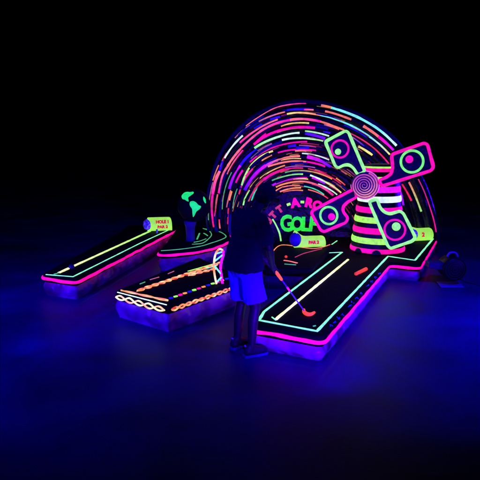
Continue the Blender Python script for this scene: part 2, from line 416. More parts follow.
for a_, b_ in ((tc.outputs['Object'], n.inputs['Vector']), (n.outputs['Fac'], r.inputs['Fac']), (r.outputs['Color'], b.inputs['Base Color']), (r.outputs['Color'], b.inputs['Emission Color'])): nt.links.new(a_, b_)
b.inputs['Emission Strength'].default_value = .6
sign('lime cylinder sign with red lettering and violet swirled round end on the far left lane', (147.5, 231), (172, 230.2), HL, .135,
     [('HOLE 1', .6, .42, .078), ('PAR 2', .6, -.32, .078)], 1.0)
sign('lime sign with a dark blue ball-like end in front of the GOLF letters', (294, 247.5), (325, 246.5), HC, .145, [('PAR 2', .58, .0, .07)], .66, surf('navy_cap', (.06, .06, .3), .5, .4))
sign('lime sign half hidden behind the windmill blade at far right', (411, 241), (431, 240), HR, .13, [('2', .42, .1, .1)], .9)
# little pale peg before the left sign
mb = MB(); p = P(157, 233.5, HL); mb.tube([p, p+Vector((0, 0, .06))], .016, s(170, 160, 210), n=12); mb.ball(p+Vector((0, 0, .065)), .022, s(170, 160, 210), n=12)
tag(mb.build('peg', surf('pale_peg', (.75, .72, .85), .4)), 'tiny pale peg before the far left lime sign', 'peg')

# ---------------------------------------------------------------- globe on its blue pedestal
gb_ = P(190.5, 241, HM); gY = gb_.y
gc = PY(194, 205.5, gY); gr = 16.2*gY/587
g = empty('globe_obstacle', (gb_.x, gb_.y, HM), 'black globe with glowing green continents on a blue pedestal', 'globe')
mb = MB(); mb.ball(gc, gr, n=48); mb.build('globe_ball', surf('matt_black_vinyl', (.004, .004, .006), .7, .1, (7, .5, .02)), g)
mb = MB(); zt = gc.z-gr*.93
mb.tube([Vector((gb_.x, gb_.y, HM+(zt-HM)*q)) for q in (0, .03, .3, .7, .97, 1)], [.07, .085, .075, .085, .115, .1], n=28); mb.build('pedestal', BLUEV, g)
def land(px):
    # outline in photo pixels pushed onto the sphere as a thin raised patch
    cen = Vector((sum(p[0] for p in px)/len(px), sum(p[1] for p in px)/len(px), 0))
    out = []
    for k in (1, .75, .5, .25, 0):
        for x, y in px:
            X, Y_ = cen.x+(x-cen.x)*k, cen.y+(y-cen.y)*k
            d = ray(X, Y_).normalized(); o_ = Vector((0, 0, CAMZ)); oc = o_-gc; b_ = oc.dot(d); cc = oc.dot(oc)-(gr+.006)**2; D = b_*b_-cc
            out.append(o_+d*(-b_-math.sqrt(max(D, 0))))
    n = len(px); fs = []
    for k in range(4):
        for i in range(n): fs.append((k*n+i, k*n+(i+1) % n, (k+1)*n+(i+1) % n, (k+1)*n+i))
    return out, fs
def spx(pts): return [(p.x, p.y) for p in catmull([Vector((x, y, 0)) for x, y in pts], 4, True)]
for pts in ([(181.5, 196), (184, 192.8), (187, 191.8), (190, 192), (193, 191.6), (193.6, 193), (190.5, 195.5), (188.5, 197), (187.3, 199.5), (188.6, 201.3), (186.8, 201), (184.8, 199.6), (182.6, 199)],
            [(190, 202), (193, 201), (196, 202.4), (198.5, 205), (201, 206.3), (199.8, 209), (196.5, 211.5), (194.5, 215.5), (193, 217), (192.4, 213), (192, 209), (189.8, 205.5)],
            [(203.6, 196.5), (205.5, 199), (206, 203), (204.8, 202.5), (203.4, 199.5)]):
    vs, fs = land(spx(pts)); mb = MB(); mb.add(vs, fs, COL['J']); o = mb.build('continent', PAINT, g)
    md = o.modifiers.new('t', 'SOLIDIFY'); md.thickness = .004; md.offset = 1

# ---------------------------------------------------------------- backdrop: tunnel of concentric painted dashes
bp0 = Vector((1.3, 11.35, 0)); bn = Vector((-.10, -1, 0)).normalized()
tab = [(-60, 150), (-40, 140), (-20, 132), (-7, 126), (5, 119), (19, 114.5), (40, 110.5), (57, 109), (71, 108.5), (85, 110), (100, 112), (120, 111), (134, 108.5), (146, 106.5), (160, 103), (180, 101.5), (200, 101), (240, 101)]
ta = np.array(tab, float); deg = np.arange(-60, 241, 1.0); ro = np.interp(deg, ta[:, 0], ta[:, 1]); kk = np.hanning(17); kk /= kk.sum()
ro = np.convolve(np.pad(ro, 8, mode='edge'), kk, 'valid')
def rout(d): return float(np.interp(d, deg, ro))
def O(t): return (310-8*t, 215+25*t)
def px_of(t, d):
    cx, cy = O(t); r = rout(d)*(1-t)+50*t; a = math.radians(d); return cx+r*math.cos(a), cy-r*math.sin(a)
def td(x, y):
    lo, hi = -.4, 1.3
    def ang(t):
        cx, cy = O(t); a = math.degrees(math.atan2(cy-y, x-cx)); return a+360 if a < -90 else a
    def f(t):
        cx, cy = O(t); return math.hypot(x-cx, y-cy)-(rout(ang(t))*(1-t)+50*t)
    for _ in range(40):
        m_ = (lo+hi)/2
        if f(lo)*f(m_) <= 0: hi = m_
        else: lo = m_
    return lo, ang(lo)
NR = 9
def bulge(t): return .05*abs(math.sin(math.pi*max(0, min(1, t))*NR)) if 0 <= t <= 1 else 0
def BS(t, d, lift=0):
    x, y = px_of(t, d); p = PP(x, y, bp0, bn)+bn*(bulge(t)+lift); p.z = max(p.z, .01); return p
bk = empty('tunnel_backdrop', (bp0.x, bp0.y, 0), 'huge round black backdrop covered in concentric glowing dashes, behind the windmill', 'backdrop')
mb = MB(); ts = [-.03+1.03*i/(NR*10) for i in range(NR*10+1)]; ds = list(range(-26, 207, 2)); vs = [BS(t, d) for t in ts for d in ds]; nd = len(ds)
fs = [(i*nd+j, i*nd+j+1, (i+1)*nd+j+1, (i+1)*nd+j) for i in range(len(ts)-1) for j in range(nd-1)]
mb.add(vs, fs); mb.build('panel', ARCHV, bk)
inner = [BS(1, d) for d in ds]; mb = MB(); mb.add(inner, [tuple(range(len(inner)))]); mb.build('centre_panel', ARCHV, bk, smooth=False)
rimp = [BS(-.03, d)-bn*.07 for d in ds]
keep = [p for p in rimp if p.z > .02]; keep = [Vector((keep[0].x, keep[0].y, .0))]+keep+[Vector((keep[-1].x, keep[-1].y, .0))]
keep = resample(keep, .08)
# segmented fat tube round the outside, a slight pinch at each seam
cen = sum(keep, Vector())/len(keep)
pts = []
for i, p in enumerate(keep):
    o_ = (p-cen); o_.y = 0; o_.normalize(); pts.append(p+o_*.0-bn*.02)
rr = [.05*(1-.16*max(0, math.cos(i*2*math.pi/9))**6) for i in range(len(pts))]
mb = MB(); mb.tube(pts, rr, n=20, up=bn); mb.build('outer_tube', RIM, bk)
# back body
mb = MB(); ring = [BS(-.025, d)-bn*.03 for d in ds]; k = len(ring); back = [p-bn*.5 for p in ring]
mb.add(ring+back, [(i, i+1, k+i+1, k+i) for i in range(k-1)]+[tuple(range(k, 2*k))]); mb.build('back_body', BLACK, bk)

DASH = '''246,126 258,117.5 275,108 290,104.5 306,103.5|1.0|S P
259,121.5 270,116.5 285,112|1.3|B S
287,110.3 304,109.5|2.0|H V
304,109.6 313.5,110|1.6|P S
235,138 242,131 250,125|1.0|B U
225,158 233,146 243,135.5|1.8|W W
220,171 223,161|2.6|V H
254,128.5 262,124|2.4|H H
270,119.5 280,116.5|2.8|H V
240,143 255,131 278,119.8|2.2|P S
287,114 300,112.6 320,115.2|1.9|Y S
320,115.2 345,123 370,137.2|2.0|C C
370,137.2 381,146 389.5,154.5|2.0|C Y
321,105.8 331,108|3.3|S O
331,108 360,118.8 380,131|3.3|C C
380,131 396,146|3.3|C W
325,111.3 351,119.6|2.1|S S
363,126 378,136.5|2.6|S S
378,136.5 393,150|2.6|P M
228,166 238,152 252,138 270,126 290,120|2.3|S P
290,120 303,119 320,121.5|2.4|S P
320,121.5 332,125.5 344,130|2.1|S S
324,124.6 339,129.5|1.2|B S
281,126.3 290,123.6 309,123.1|1.5|O Y
254,144.5 270,134 290,128.3|2.6|P P
290,128.3 315,128|2.7|P P
255,143 266,133.5|1.3|P P
254.5,148 270,139.5 287,134.3 299.5,132.6|2.8|L W
258,151 272,143.5|1.7|U U
305,131 329,136|1.7|L W
305,133.8 325,138.6|3.0|V Z
282,140 300,138 323,140.8|2.0|W L
250,162 268,149.5 290,143 307,141.6|1.6|P P
299,145.3 316,147|1.0|U K
242,185 247,172 256,160 273,151|2.1|L Y
262,160.5 272,155|1.3|O S
278,152.6 300,149.5 316,150.4|1.6|P P
346,131.5 360,138.5 376,150 389,164|1.5|K R
358,146.2 372,155|2.3|Y Y
352,137 364,146|1.3|U H
213,194 216,180 220,171|3.2|P S
219,193 223,175 229,165|2.2|P S
227,174 233,163 243,150|1.7|S P
222.5,209 225,190 232,172|1.0|G G
208.5,220 209.5,200 213,182|.9|G B
213,180.5 219,165|1.3|O S
212,210 213,194|2.6|K P
213.5,227 212,210|2.5|R P
216,209 218,194|1.7|K S
215,216 216,209|1.2|K R
220.3,228 219.5,219|1.5|S R
230,189 234,177 240,165|4.0|Z M
240,165 247,156.5 257,149|4.0|V H
236,182.5 243,170|2.0|P P
246,176 250,171|1.6|P R
239,194 244,181 253,168.5|1.6|R P
245,190 253,177 266,165.5|3.6|V M
266,165.5 280,159.3|2.6|M S
280,159.3 300,156 |2.0|S S
227,207 231,190|1.4|B S
229.5,200 232,191|2.0|S O
233,208 235,196 237.5,188.5|1.1|G G
228,224 228.5,208|1.8|R R
243.5,205 246,196 249.5,190|1.9|L L
251.5,200.5 254,194 258.5,187.5|1.7|T T
249,201 255,189 264,179.5|1.5|K R
264,179.5 273,173.5 285,169.3|2.7|P R
260,178.5 272,170.5 285,165.3|1.3|Y O
302,153.3 315,155 329,159.8|1.3|W W
307,156.5 320,160.5 331,166.5|3.4|M V
281,160.2 301,158.6|1.1|O Y
268,166.5 280,163 306,161.8 |1.9|S S
306,161.8 325,166.5|1.9|P P
285,167.5 300,165.8 315,167.5|1.1|U U
285,169.3 303,168|1.4|P R
285,172.4 305,170.7 332,179|1.5|G O
308,168.5 325,174 341,184|1.2|R R
272,180.5 285,176 303,174|1.5|G L
310,175 325,181.5 341,192.5|1.7|W Y
312,177.3 325,183|2.6|M Z
274,185 285,180.6 307,177.5|1.2|Z P
293,178.9 308,179|1.0|Y Y
318,184 337,194.5|1.5|W W
276,187 290,182.6 305,181.6|1.9|O S
305,181.6 320,186 333,195|2.2|S P
283,186.8 300,185.2|1.3|S S
304,186 315,189 324,194.5|1.3|T T
280,191.5 290,188.4 301,187.6|1.5|S O
283,192 303,190.5|1.3|K O
308,189.5 320,193.5 328,198.5|1.2|S R
330,185 339,191|2.0|P P
336,178 345,185|1.3|O R
271,186 276,183|1.8|Z M
402,184 411,200.5|2.0|R R
408.5,182 415,196 421,211.5|2.2|S L
418,179 428,202 436,232|1.2|K P
275,191 283,186.5|1.2|O S
398,186 403,205|2.2|M Z
288,146.5 296,145.5|3|H V
296,148 309,147.7|3|H H
323,131.5 330,133|1.5|H V
344,125 366,137|1.2|H H'''
mb = MB(); rd = random.Random(5)
def dash(pts, w, c1, c2, mbx):
    q = [td(x, y) for x, y in pts]
    if len(q) == 2: q = [q[0], ((q[0][0]+q[1][0])/2, (q[0][1]+q[1][1])/2), q[1]]
    v = catmull([Vector((a, b_, 0)) for a, b_ in q], 8)
    P3 = [BS(a.x, a.y, .008) for a in v]; cols = [tuple(Vector(COL[c1]).lerp(Vector(COL[c2]), i/(len(P3)-1))*rd2) for i in range(len(P3))]
    ribbon(mbx, P3, w*.0194*.9, cols=cols, up=bn, h=.006)
rd2 = 1.0
for ln in DASH.split('\n'):
    a, w, c = ln.split('|'); pts = [tuple(map(float, p.split(','))) for p in a.split()]; c = c.split()
    rd2 = rd.uniform(.8, 1.0); dash(pts, float(w), c[0], c[1], mb)
# fine dim dashes between the main ones
for i in range(130):
    t_ = rd.choice([rd.uniform(.0, .97), rd.uniform(.55, .98)]); d0 = rd.choice([rd.uniform(100, 180), rd.uniform(15, 100)]); dl_ = rd.uniform(4, 14); rd2 = rd.uniform(.15, .7)**1.3
    pts = [px_of(t_, d0), px_of(t_, d0+dl_/2), px_of(t_, d0+dl_)]; dash(pts, rd.uniform(.5, .9), rd.choice('PSPSKRO'), rd.choice('PSUPYRO'), mb)
for i in range(38):  # wide dim strips put the blue underglow between the rings into the pattern
    t_ = rd.uniform(.0, .8); d0 = rd.choice([rd.uniform(90, 185), rd.uniform(5, 90)]); dl_ = rd.uniform(8, 20); rd2 = rd.uniform(.1, .35)
    q_ = [BS(t_, d0+dl_*k_/8, .0045) for k_ in range(9)]; ribbon(mb, q_, rd.uniform(1.8, 3.6)*.0194*.82, tuple(Vector(COL['H'])*rd2), up=bn, h=.003)
mb.build('dash_pattern', PAINT, bk)

# lettering on the backdrop centre
bu = Vector((1, -.1, 0)).normalized()
def letter(ch, px, py, hpx, rot, col, name, bold=.02, sx=1.0):
    c = PP(px, py, bp0, bn)+bn*.012; size = hpx*.0194/.7; me = text_mesh(ch, size, bold, .006); R = Matrix.Rotation(rot, 2)
    # centre on the glyph's own bounds
    xs = [v.co.x for v in me.vertices]; ys = [v.co.y for v in me.vertices]; mx, my = (min(xs)+max(xs))/2, (min(ys)+max(ys))/2
    for v in me.vertices:
        q = R @ Vector(((v.co.x-mx)*sx, v.co.y-my)); v.co = c+bu*q.x+Vector((0, 0, 1))*q.y+bn*v.co.z
    at = me.color_attributes.new('Col', 'FLOAT_COLOR', 'POINT'); at.data.foreach_set('color', [x for _ in me.vertices for x in (*COL[col], 1)])
    return link(name, me, PAINT, bk, smooth=False)
for ch, x, y, h, r_, sx in (('G', 286.5, 223.3, 15.5, .15, .80), ('O', 297.2, 223.8, 13.5, 0, .78), ('L', 306.2, 224, 13, -.03, 1.0), ('F', 313.8, 224, 13.5, -.1, 1.0)):
    letter(ch, x, y, h, r_, 'N', 'letter', .016, sx)
ca = (302, 241)
for ch, a, h, col in (('P', 160, 6, 'K'), ('U', 149.5, 6, 'K'), ('T', 138, 6, 'K'), ('T', 125, 6, 'K'), ('-', 110, 8, 'Q'), ('A', 100, 8.5, 'P'), ('-', 89.5, 8, 'Q'), ('R', 78.5, 8.5, 'P'), ('O', 66.5, 8, 'P'), ('U', 54, 8, 'P'), ('N', 42, 8, 'P'), ('D', 30, 8, 'P')):
    rr_ = 39; x, y = ca[0]+rr_*math.cos(math.radians(a)), ca[1]-rr_*math.sin(math.radians(a))
    letter(ch, x, y, h if ch != '-' else 2.4*.0+1, math.radians(a-90), col, 'letter', .014) if ch != '-' else None
    if ch == '-':
        c = PP(x, y, bp0, bn)+bn*.012; tv = Matrix.Rotation(math.radians(a-90), 2); m2 = MB()
        e1 = bu*tv[0][0]+Vector((0, 0, 1))*tv[1][0]; e2 = -bu*tv[1][0]+Vector((0, 0, 1))*tv[0][0]
        m2.prism([c+e1*i+e2*j for i, j in ((-.036, -.024), (.036, -.024), (.036, .024), (-.036, .024))], bn, .02, COL[col]); m2.build('letter_dash', PAINT, bk, smooth=False)
# thin painted arc left of the G
mb = MB(); ribbon(mb, catmull([PP(x, y, bp0, bn)+bn*.012 for x, y in ((272.5, 219), (276, 225), (279.5, 233), (281, 241))], 8), .03, COL['L'], up=bn); mb.build('arc_line', PAINT, bk)

# ---------------------------------------------------------------- windmill
tb = P(377, 253, HR); tY = tb.y+.25
wm = empty('windmill', (tb.x, tY, HR), 'striped pink and green inflatable windmill with four camera-like blades', 'windmill')
axx, axy = PY(377, 253, tY).x, tY
r0 = 26.5*tY/587; r1 = 17*tY/587; ztop = PY(380, 168, tY-.2).z
# tapered tower, horizontal stripes painted on its rings
bands = [(256, 249.8, 'P'), (245, 239, 'Q'), (234.8, 228.8, 'P'), (224, 218, 'Q'), (213.8, 208, 'P'), (203, 196.8, 'W'), (193, 187, 'M'), (182, 177, 'Q'), (172, 167, 'P')]
mbt = MB(); mbs = MB()
def zof(y):
    q_ = (254-y)/82; return PY(380, y, tY-(r0+(r1-r0)*q_)).z
def rof(z): return r0+(r1-r0)*((z-HR)/(ztop-HR))
zb = HR; N = 56; zs = [HR+(ztop-HR)*i/60 for i in range(61)]
mbt.tube([Vector((axx, axy, z)) for z in zs], [rof(z)*(1+.0) for z in zs], n=N)
mbt.build('tower', BLACK, wm)
for y0, y1, c in bands:
    if not c: continue
    z0, z1 = max(zof(y0), HR+.02), zof(y1)
    q = [Vector((axx, axy, z0+(z1-z0)*i/6)) for i in range(7)]; rr = [rof(p.z)+.004+.010*math.sin(math.pi*i/6)**.6 for i, p in enumerate(q)]
    m2 = MB(); m2.tube(q, rr, COL[c], n=N); m2.build('stripe_band', STRIPE if 'STRIPE' in globals() else PAINT, wm)
for da in (-.95, -.25):
    dc = Vector((wn_x*math.cos(da)-(-1)*0, 0, 0)) if False else Vector((math.sin(da), -math.cos(da), 0)); tt = Vector((math.cos(da), math.sin(da), 0))
    o_ = Vector((axx, axy, HR))+dc*(rof(HR)+.012); m2 = MB()
    m2.prism([o_+tt*.075*math.cos(math.pi*i/12)+Vector((0, 0, .01+.075*math.sin(math.pi*i/12))) for i in range(13)], dc, .03); m2.build('foot_arch', BLACK, wm, smooth=False)
# roof: a rounded cap with a pink brim
m2 = MB(); m2.tube([Vector((axx, axy, ztop+z)) for z in (0, .01, .03, .05, .06, .065)], [r1*1.08, r1*1.14, r1*1.05, r1*.8, r1*.4, .02], n=36); m2.build('roof_cap', BLACK, wm)
m2 = MB(); m2.tube([Vector((axx+r1*1.12*math.cos(a*math.pi/20), axy+r1*1.12*math.sin(a*math.pi/20), ztop+.015)) for a in range(40)], .014, COL['Q'], closed=True); m2.build('roof_trim', PAINT, wm)
# hub and blades
wn = Vector((-.38, -1, 0)).normalized(); hubc = PY(365, 185, tY-.62); hb0 = hubc
wu = Vector((-wn.y, wn.x, 0))
m2 = MB(); m2.tube([hubc-wn*.0, Vector((axx, axy, hubc.z))], .07, n=20, up=Vector((0, 0, 1))); m2.build('axle', BLACK, wm)
sc_ = (hubc.y)/587; hr = 13.2*sc_
m2 = MB(); m2.tube([hubc+wn*(.04+d) for d in (-.12, -.1, -.02, .02, .035, .042)], [hr*.9, hr, hr, hr*.92, hr*.6, .01], n=44); hub = m2.build('hub', surf('navy_hub', (.03, .03, .1), .35, .5), wm)
m2 = MB(); N = 420; pts = []; cols = []
for i in range(N+1):
    q = i/N; a = q*5.2*2*math.pi; r = .01+hr*.9*q; h = .042-.022*q*q
    pts.append(hubc+wn*(.042+h)+wu*r*math.cos(a)+Vector((0, 0, 1))*r*math.sin(a))
    cols.append(tuple(Vector(s(250, 150, 150)).lerp(Vector(s(190, 70, 150)), abs(math.sin(a*.5+.6)))*(.55+.35*q)))
m2.tube(pts, [.005+.0075*(i/N) for i in range(N+1)], cols=cols, n=6, up=wn); m2.build('spiral_line', PAINT, hub)
m2 = MB(); N = 60; m2.tube([hubc+wn*.0+wu*hr*1.02*math.cos(2*math.pi*i/N)+Vector((0, 0, 1))*hr*1.02*math.sin(2*math.pi*i/N) for i in range(30, 77)], .012, s(230, 90, 190), up=wn); m2.build('hub_trim', PAINT, hub)
BL = [('green outlined upper left blade', 'L', 'P', 'L', [(345.5, 130.8), (325.2, 141.6), (335, 165.5), (338, 168), (344, 165), (349, 164.7), (353.5, 168), (358, 175), (365, 171.5), (348.5, 132.5)], (340, 149), 8.2, (338, 151.8), 3.1),
      ('pink outlined upper right blade', 'P', 'Q', 'P', [(391.5, 154.5), (424, 143), (427.5, 144.5), (433.5, 167), (431, 170.5), (381.5, 186.3), (379, 180), (386.5, 177.3), (391.5, 173.5), (392.7, 168)], (412, 161.5), 10, (409.3, 159.3), 3.6),
      ('green outlined lower right blade', 'L', 'P', 'L', [(369, 201.5), (387.5, 245.5), (390.5, 248.5), (412.5, 241), (415.5, 237.5), (403.5, 213.5), (400, 211), (390, 214), (384.5, 212.3), (380, 207.5), (377.2, 199)], (394.8, 229.8), 9.6, (396.2, 226.6), 4.2),
      ('pink outlined lower left blade', 'P', 'Q', 'P', [(354, 189), (312.5, 210.5), (311.5, 213.5), (320.5, 230), (324, 231.8), (346, 222.5), (348, 218), (343, 211.5), (343, 206.5), (347.5, 202), (357, 197)], (328.8, 215.5), 8.5, (331.6, 216.8), 3.6)]
BLADE = surf('dark_blade_vinyl', (.008, .007, .028), .38, .45, (9, .8, .04))
for lab, c, rc, dc, pts, ce, rp_, dcn, dr in BL:
    pl = [PP(x, y, hb0+wn*.02, wn) for x, y in pts]; pl = [p_ for p_ in rounded(pl, .045, 5)]
    m2 = MB(); m2.prism(pl, wn, .13); bl = remesh(m2, 'blade', .014, BLADE, wm, 6, .007); bl['label'] = lab
    m2 = MB(); tp = resample([p_+wn*.002 for p_ in pl], .03, True); m2.tube(tp, wob(tp, 1.5*sc_, .12, 7), COL[c] if c == 'L' else s(245, 15, 150), n=10, closed=True, up=wn, flat=.9); m2.build('outline_tube', PAINT, bl)
    cc = PP(ce[0], ce[1], hb0+wn*.02, wn); rw = rp_*sc_*1.02
    m2 = MB(); m2.tube([cc+wn*.006+wu*rw*math.cos(2*math.pi*i/48)+Vector((0, 0, 1))*rw*math.sin(2*math.pi*i/48) for i in range(48)], 1.0*sc_ if rc == 'P' else 1.15*sc_, s(225, 10, 150) if rc == 'P' else s(120, 240, 110), n=8, closed=True, up=wn, flat=.8); m2.build('eye_ring', PAINT, bl)
    cc = PP(dcn[0], dcn[1], hb0+wn*.02, wn)
    m2 = MB(); m2.tube([cc+wn*(.0), cc+wn*.012, cc+wn*.02], [dr*sc_, dr*sc_*.95, dr*sc_*.5], COL[dc] if dc == 'L' else s(240, 10, 160), n=28); m2.build('eye_dot', PAINT, bl)

# ---------------------------------------------------------------- small orange bumper on the right lane
mb = MB(); a, b_ = P(356, 273.8, HR+.02), P(366, 269, HR+.02); mb.cap(a, b_, .024, .026); mb.v = [tuple(v) for v in mb.v]
mb.c = [COL['D']]*len(mb.v); tag(mb.build('bumper', PAINT), 'small glowing orange bumper bar lying near the far end of the right lane', 'bumper')

# ---------------------------------------------------------------- blower at far right
bx = P(450, 285, 0); bw = empty('air_blower', (bx.x, bx.y, 0), 'squat dark air blower on a pale base at the far right', 'blower')
mb = MB(); mb.tube([bx+Vector((0, -.16, .27)), bx+Vector((0, -.15, .27)), bx+Vector((0, .13, .27)), bx+Vector((0, .14, .27))], [.15, .17, .17, .15], n=32); mb.build('housing', surf('dark_plastic', (.003, .003, .008), .4, .3), bw)
mb = MB()
for k in range(4): mb.tube([bx+Vector((math.cos(a)*(.03+.035*k), -.165, .27+math.sin(a)*(.03+.035*k))) for a in [2*math.pi*i/28 for i in range(28)]], .004, closed=True, n=6, up=Vector((0, 1, 0)))
mb.build('intake_grille', surf('grille_wire', (.02, .02, .05), .4), bw)
mb = MB(); mb.prism([bx+Vector((x, y, .025)) for x, y in ((-.2, -.18), (.14, -.18), (.18, .1), (-.16, .13))], Vector((0, 0, 1)), .02); bevel(mb.build('base_plate', surf('pale_plastic', (.12, .06, .35), .5), bw, smooth=False), .008)
mb = MB(); mb.tube(catmull([bx+Vector(v) for v in ((.12, .05, .12), (.3, .1, .012), (.7, -.25, .01), (1.2, .3, .01), (2.2, .5, .01))], 10), .008, n=8); mb.build('power_cord', surf('cord_rubber', (.01, .01, .02), .6), bw)
mb = MB(); mb.prism([bx+Vector((x, -.1, z)) for x, z in ((-.12, .36), (-.36, .36), (-.36, .28), (-.12, .24))], Vector((0, -1, 0)), .2); bevel(mb.build('outlet_duct', NAVY, bw, smooth=False), .01)
mb = MB(); mb.tube(catmull([bx+Vector(v) for v in ((-.07, 0, .43), (-.03, 0, .49), (.05, 0, .49), (.09, 0, .43))], 6), .014, n=10); mb.build('carry_handle', surf('pale_handle', (.25, .15, .5), .4), bw)

# ---------------------------------------------------------------- the player
root = Vector((.055, 5.93, 0)); yaw = math.radians(38)
fw = Vector((math.cos(yaw), math.sin(yaw), 0)); lf = Vector((-math.sin(yaw), math.cos(yaw), 0)); Z = Vector((0, 0, 1))
def B(f, l, z): return root+fw*f+lf*l+Z*z
pr = empty('person', root, 'person in dark shirt and bright blue shorts bending over a glowing putter', 'person')
handc = P(270.5, 264.5, 0); 
hd = (lambda r_: Vector((0, 0, CAMZ))+r_*(6.13/r_.y))(ray(271, 265))            # where the hands meet
hl_ = (hd-root).dot(lf); hf_ = (hd-root).dot(fw); hz = hd.z
gh = P(305, 312, HR+.03)                                                       # putter head
sd = (gh-hd).normalized()
SKIN = surf('skin', (.02, .014, .03), .5, .4, (60, .15, .004))
bd = MB()
# legs
hipL, hipR = B(-.02, .09, .92), B(-.02, -.09, .92)
knL, knR = B(.05, .13, .50), B(.03, -.12, .50)
anL, anR = B(.0, .14, .09), B(-.03, -.14, .09)
for h_, k_, a_, sgn in ((hipL, knL, anL, 1), (hipR, knR, anR, -1)):
    bd.cap(h_, k_, .085, .055); bd.cap(k_, k_.lerp(a_, .32)-fw*.012, .053, .056); bd.cap(k_.lerp(a_, .32)-fw*.012, a_, .055, .036)
    bd.cap(a_, a_+fw*.15-Z*.045, .036, .03)
# torso
bd.ball(B(-.02, 0, .95), .15, n=24, sq=(.85, 1.05, .8), rot=Matrix.Rotation(yaw, 3, 'Z'))
R_ = Matrix.Rotation(yaw, 3, 'Z')
bd.ball(B(-.01, 0, 1.1), .15, n=24, sq=(.75, .98, 1.1), rot=R_); bd.ball(B(.03, 0, 1.28), .17, n=24, sq=(.72, 1.1, 1.0), rot=R_)
shL, shR = B(.06, .185, 1.405), B(.06, -.185, 1.385); neck = B(.095, 0, 1.44)
bd.cap(neck, shL, .07, .055); bd.cap(neck, shR, .07, .055); headc = B(.245, -.01, 1.60)
bd.cap(B(.07, 0, 1.40), B(.19, 0, 1.54), .062, .054)
# head, looking down at the ball: face direction
fd = (fw*.72-Z*.69).normalized(); fu = (fw*.69+Z*.72).normalized()
def Hd(a, b_, c): return headc+fd*a+lf*b_+fu*c
HM3 = Matrix((fd, lf, fu)).transposed()
bd.ball(Hd(-.012, 0, .015), .1, n=28, sq=(.98, .78, 1.08), rot=HM3); bd.ball(Hd(.03, 0, -.06), .062, n=20, sq=(.95, .9, .9), rot=HM3)
bd.cap(Hd(.086, 0, .015), Hd(.103, 0, -.022), .009, .015, 10)                     # nose
bd.ball(Hd(.09, 0, -.058), .014, n=12, sq=(.6, 1.5, .5), rot=HM3); bd.ball(Hd(.088, 0, -.068), .012, n=12, sq=(.6, 1.3, .5), rot=HM3); bd.ball(Hd(.075, 0, -.095), .02, n=12)
for sg in (1, -1):
    bd.ball(Hd(.078, .032*sg, .03), .014, n=12, sq=(.6, 1.4, .5), rot=HM3); bd.ball(Hd(-.005, .08*sg, -.005), .03, n=14, sq=(.6, .3, 1), rot=HM3)
# arms reach down to the grip
elL, elR = B(.15, .235, 1.14), B(.13, -.215, 1.12)
side = sd.cross(Z).normalized(); frt = side.cross(sd).normalized()
wL = hd-sd*.03-lf*-.035-fw*.05+Z*.05; wR = hd+sd*.045-lf*.04-fw*.045+Z*.05
for s_, e_, w_ in ((shL, elL, wL), (shR, elR, wR)):
    bd.cap(s_, e_, .05, .04); bd.cap(e_, e_.lerp(w_, .35), .041, .04); bd.cap(e_.lerp(w_, .35), w_, .039, .026)
# hands: palm, four fingers curled round the shaft, thumb down the grip
for w_, off, sg in ((wL, -.02, 1), (wR, .06, -1)):
    gp = hd+sd*off; pal = (gp+(w_-gp).normalized()*.035)
    bd.cap(w_, pal, .026, .03, 12); bd.ball(pal, .036, n=14, sq=(.9, .6, 1), rot=HM3)
    out = (w_-gp); out = (out-sd*out.dot(sd)).normalized(); tan = sd.cross(out).normalized()*sg
    for k in range(4):
        cz = gp+sd*(-.036+.023*k); rad = .022; L_ = [.95, 1.05, 1.0, .85][k]
        pth = [cz+out*.04+tan*.012]+[cz+(out*math.cos(a*L_)+tan*math.sin(a*L_))*rad for a in (.9, 1.7, 2.5, 3.3, 4.0)]
        for i in range(5): bd.cap(pth[i], pth[i+1], .0098-.0006*i, .0094-.0006*i, 8)
    tb_ = pal-tan*.02; bd.cap(tb_, gp-tan*.02+out*.008+sd*.03, .013, .011, 10); bd.cap(gp-tan*.02+out*.008+sd*.03, gp-tan*.012-out*.006+sd*.056, .011, .009, 10)
remesh(bd, 'body', .0052, SKIN, pr, 2)
# shirt
SHIRT = surf('dark_shirt_cotton', (.012, .012, .05), .85, .15, (12, .9, .03)); SHORT = surf('bright_shorts_cotton', (.12, .12, .95), .85, .1, (11, 1.0, .03))
sh = MB()
sh.ball(B(-.01, 0, 1.1), .175, n=28, sq=(.84, 1.04, 1.1), rot=R_); sh.ball(B(.03, 0, 1.29), .185, n=28, sq=(.8, 1.12, .92), rot=R_)
q = [B(-.025, 0, .885), B(-.025, 0, .94), B(-.015, 0, 1.05), B(.0, 0, 1.2)]
vs = []; fs = []
for p_, (ra, rb) in zip(q, ((.182, .222), (.182, .222), (.165, .2), (.15, .19))):
    for j in range(28): a = 2*math.pi*j/28; vs.append(p_+fw*ra*math.cos(a)+lf*rb*math.sin(a))
for i in range(3):
    for j in range(28): fs.append((i*28+j, i*28+(j+1) % 28, (i+1)*28+(j+1) % 28, (i+1)*28+j))
fs += [tuple(range(28)), tuple(84+j for j in range(28))]; sh.add(vs, fs)
sh.cap(B(.06, 0, 1.42), shL, .082, .074); sh.cap(B(.06, 0, 1.42), shR, .082, .074)
for s_, e_ in ((shL, elL), (shR, elR)): sh.tube([s_.lerp(e_, i/5*.86) for i in range(6)], [.073, .073, .071, .07, .071, .074], n=20)
remesh(sh, 'shirt', .009, SHIRT, pr, 4, .016)
# shorts
so = MB(); so.ball(B(-.025, 0, .90), .155, n=26, sq=(.92, 1.18, .75), rot=R_)
for h_, k_, sg in ((hipL, knL, 1), (hipR, knR, -1)):
    e_ = k_+Z*.06; so.tube([h_.lerp(e_, i/6)+Z*.01 for i in range(7)], [.115, .118, .115, .114, .115, .118, .122], n=24)
remesh(so, 'shorts', .009, SHORT, pr, 3, .018)
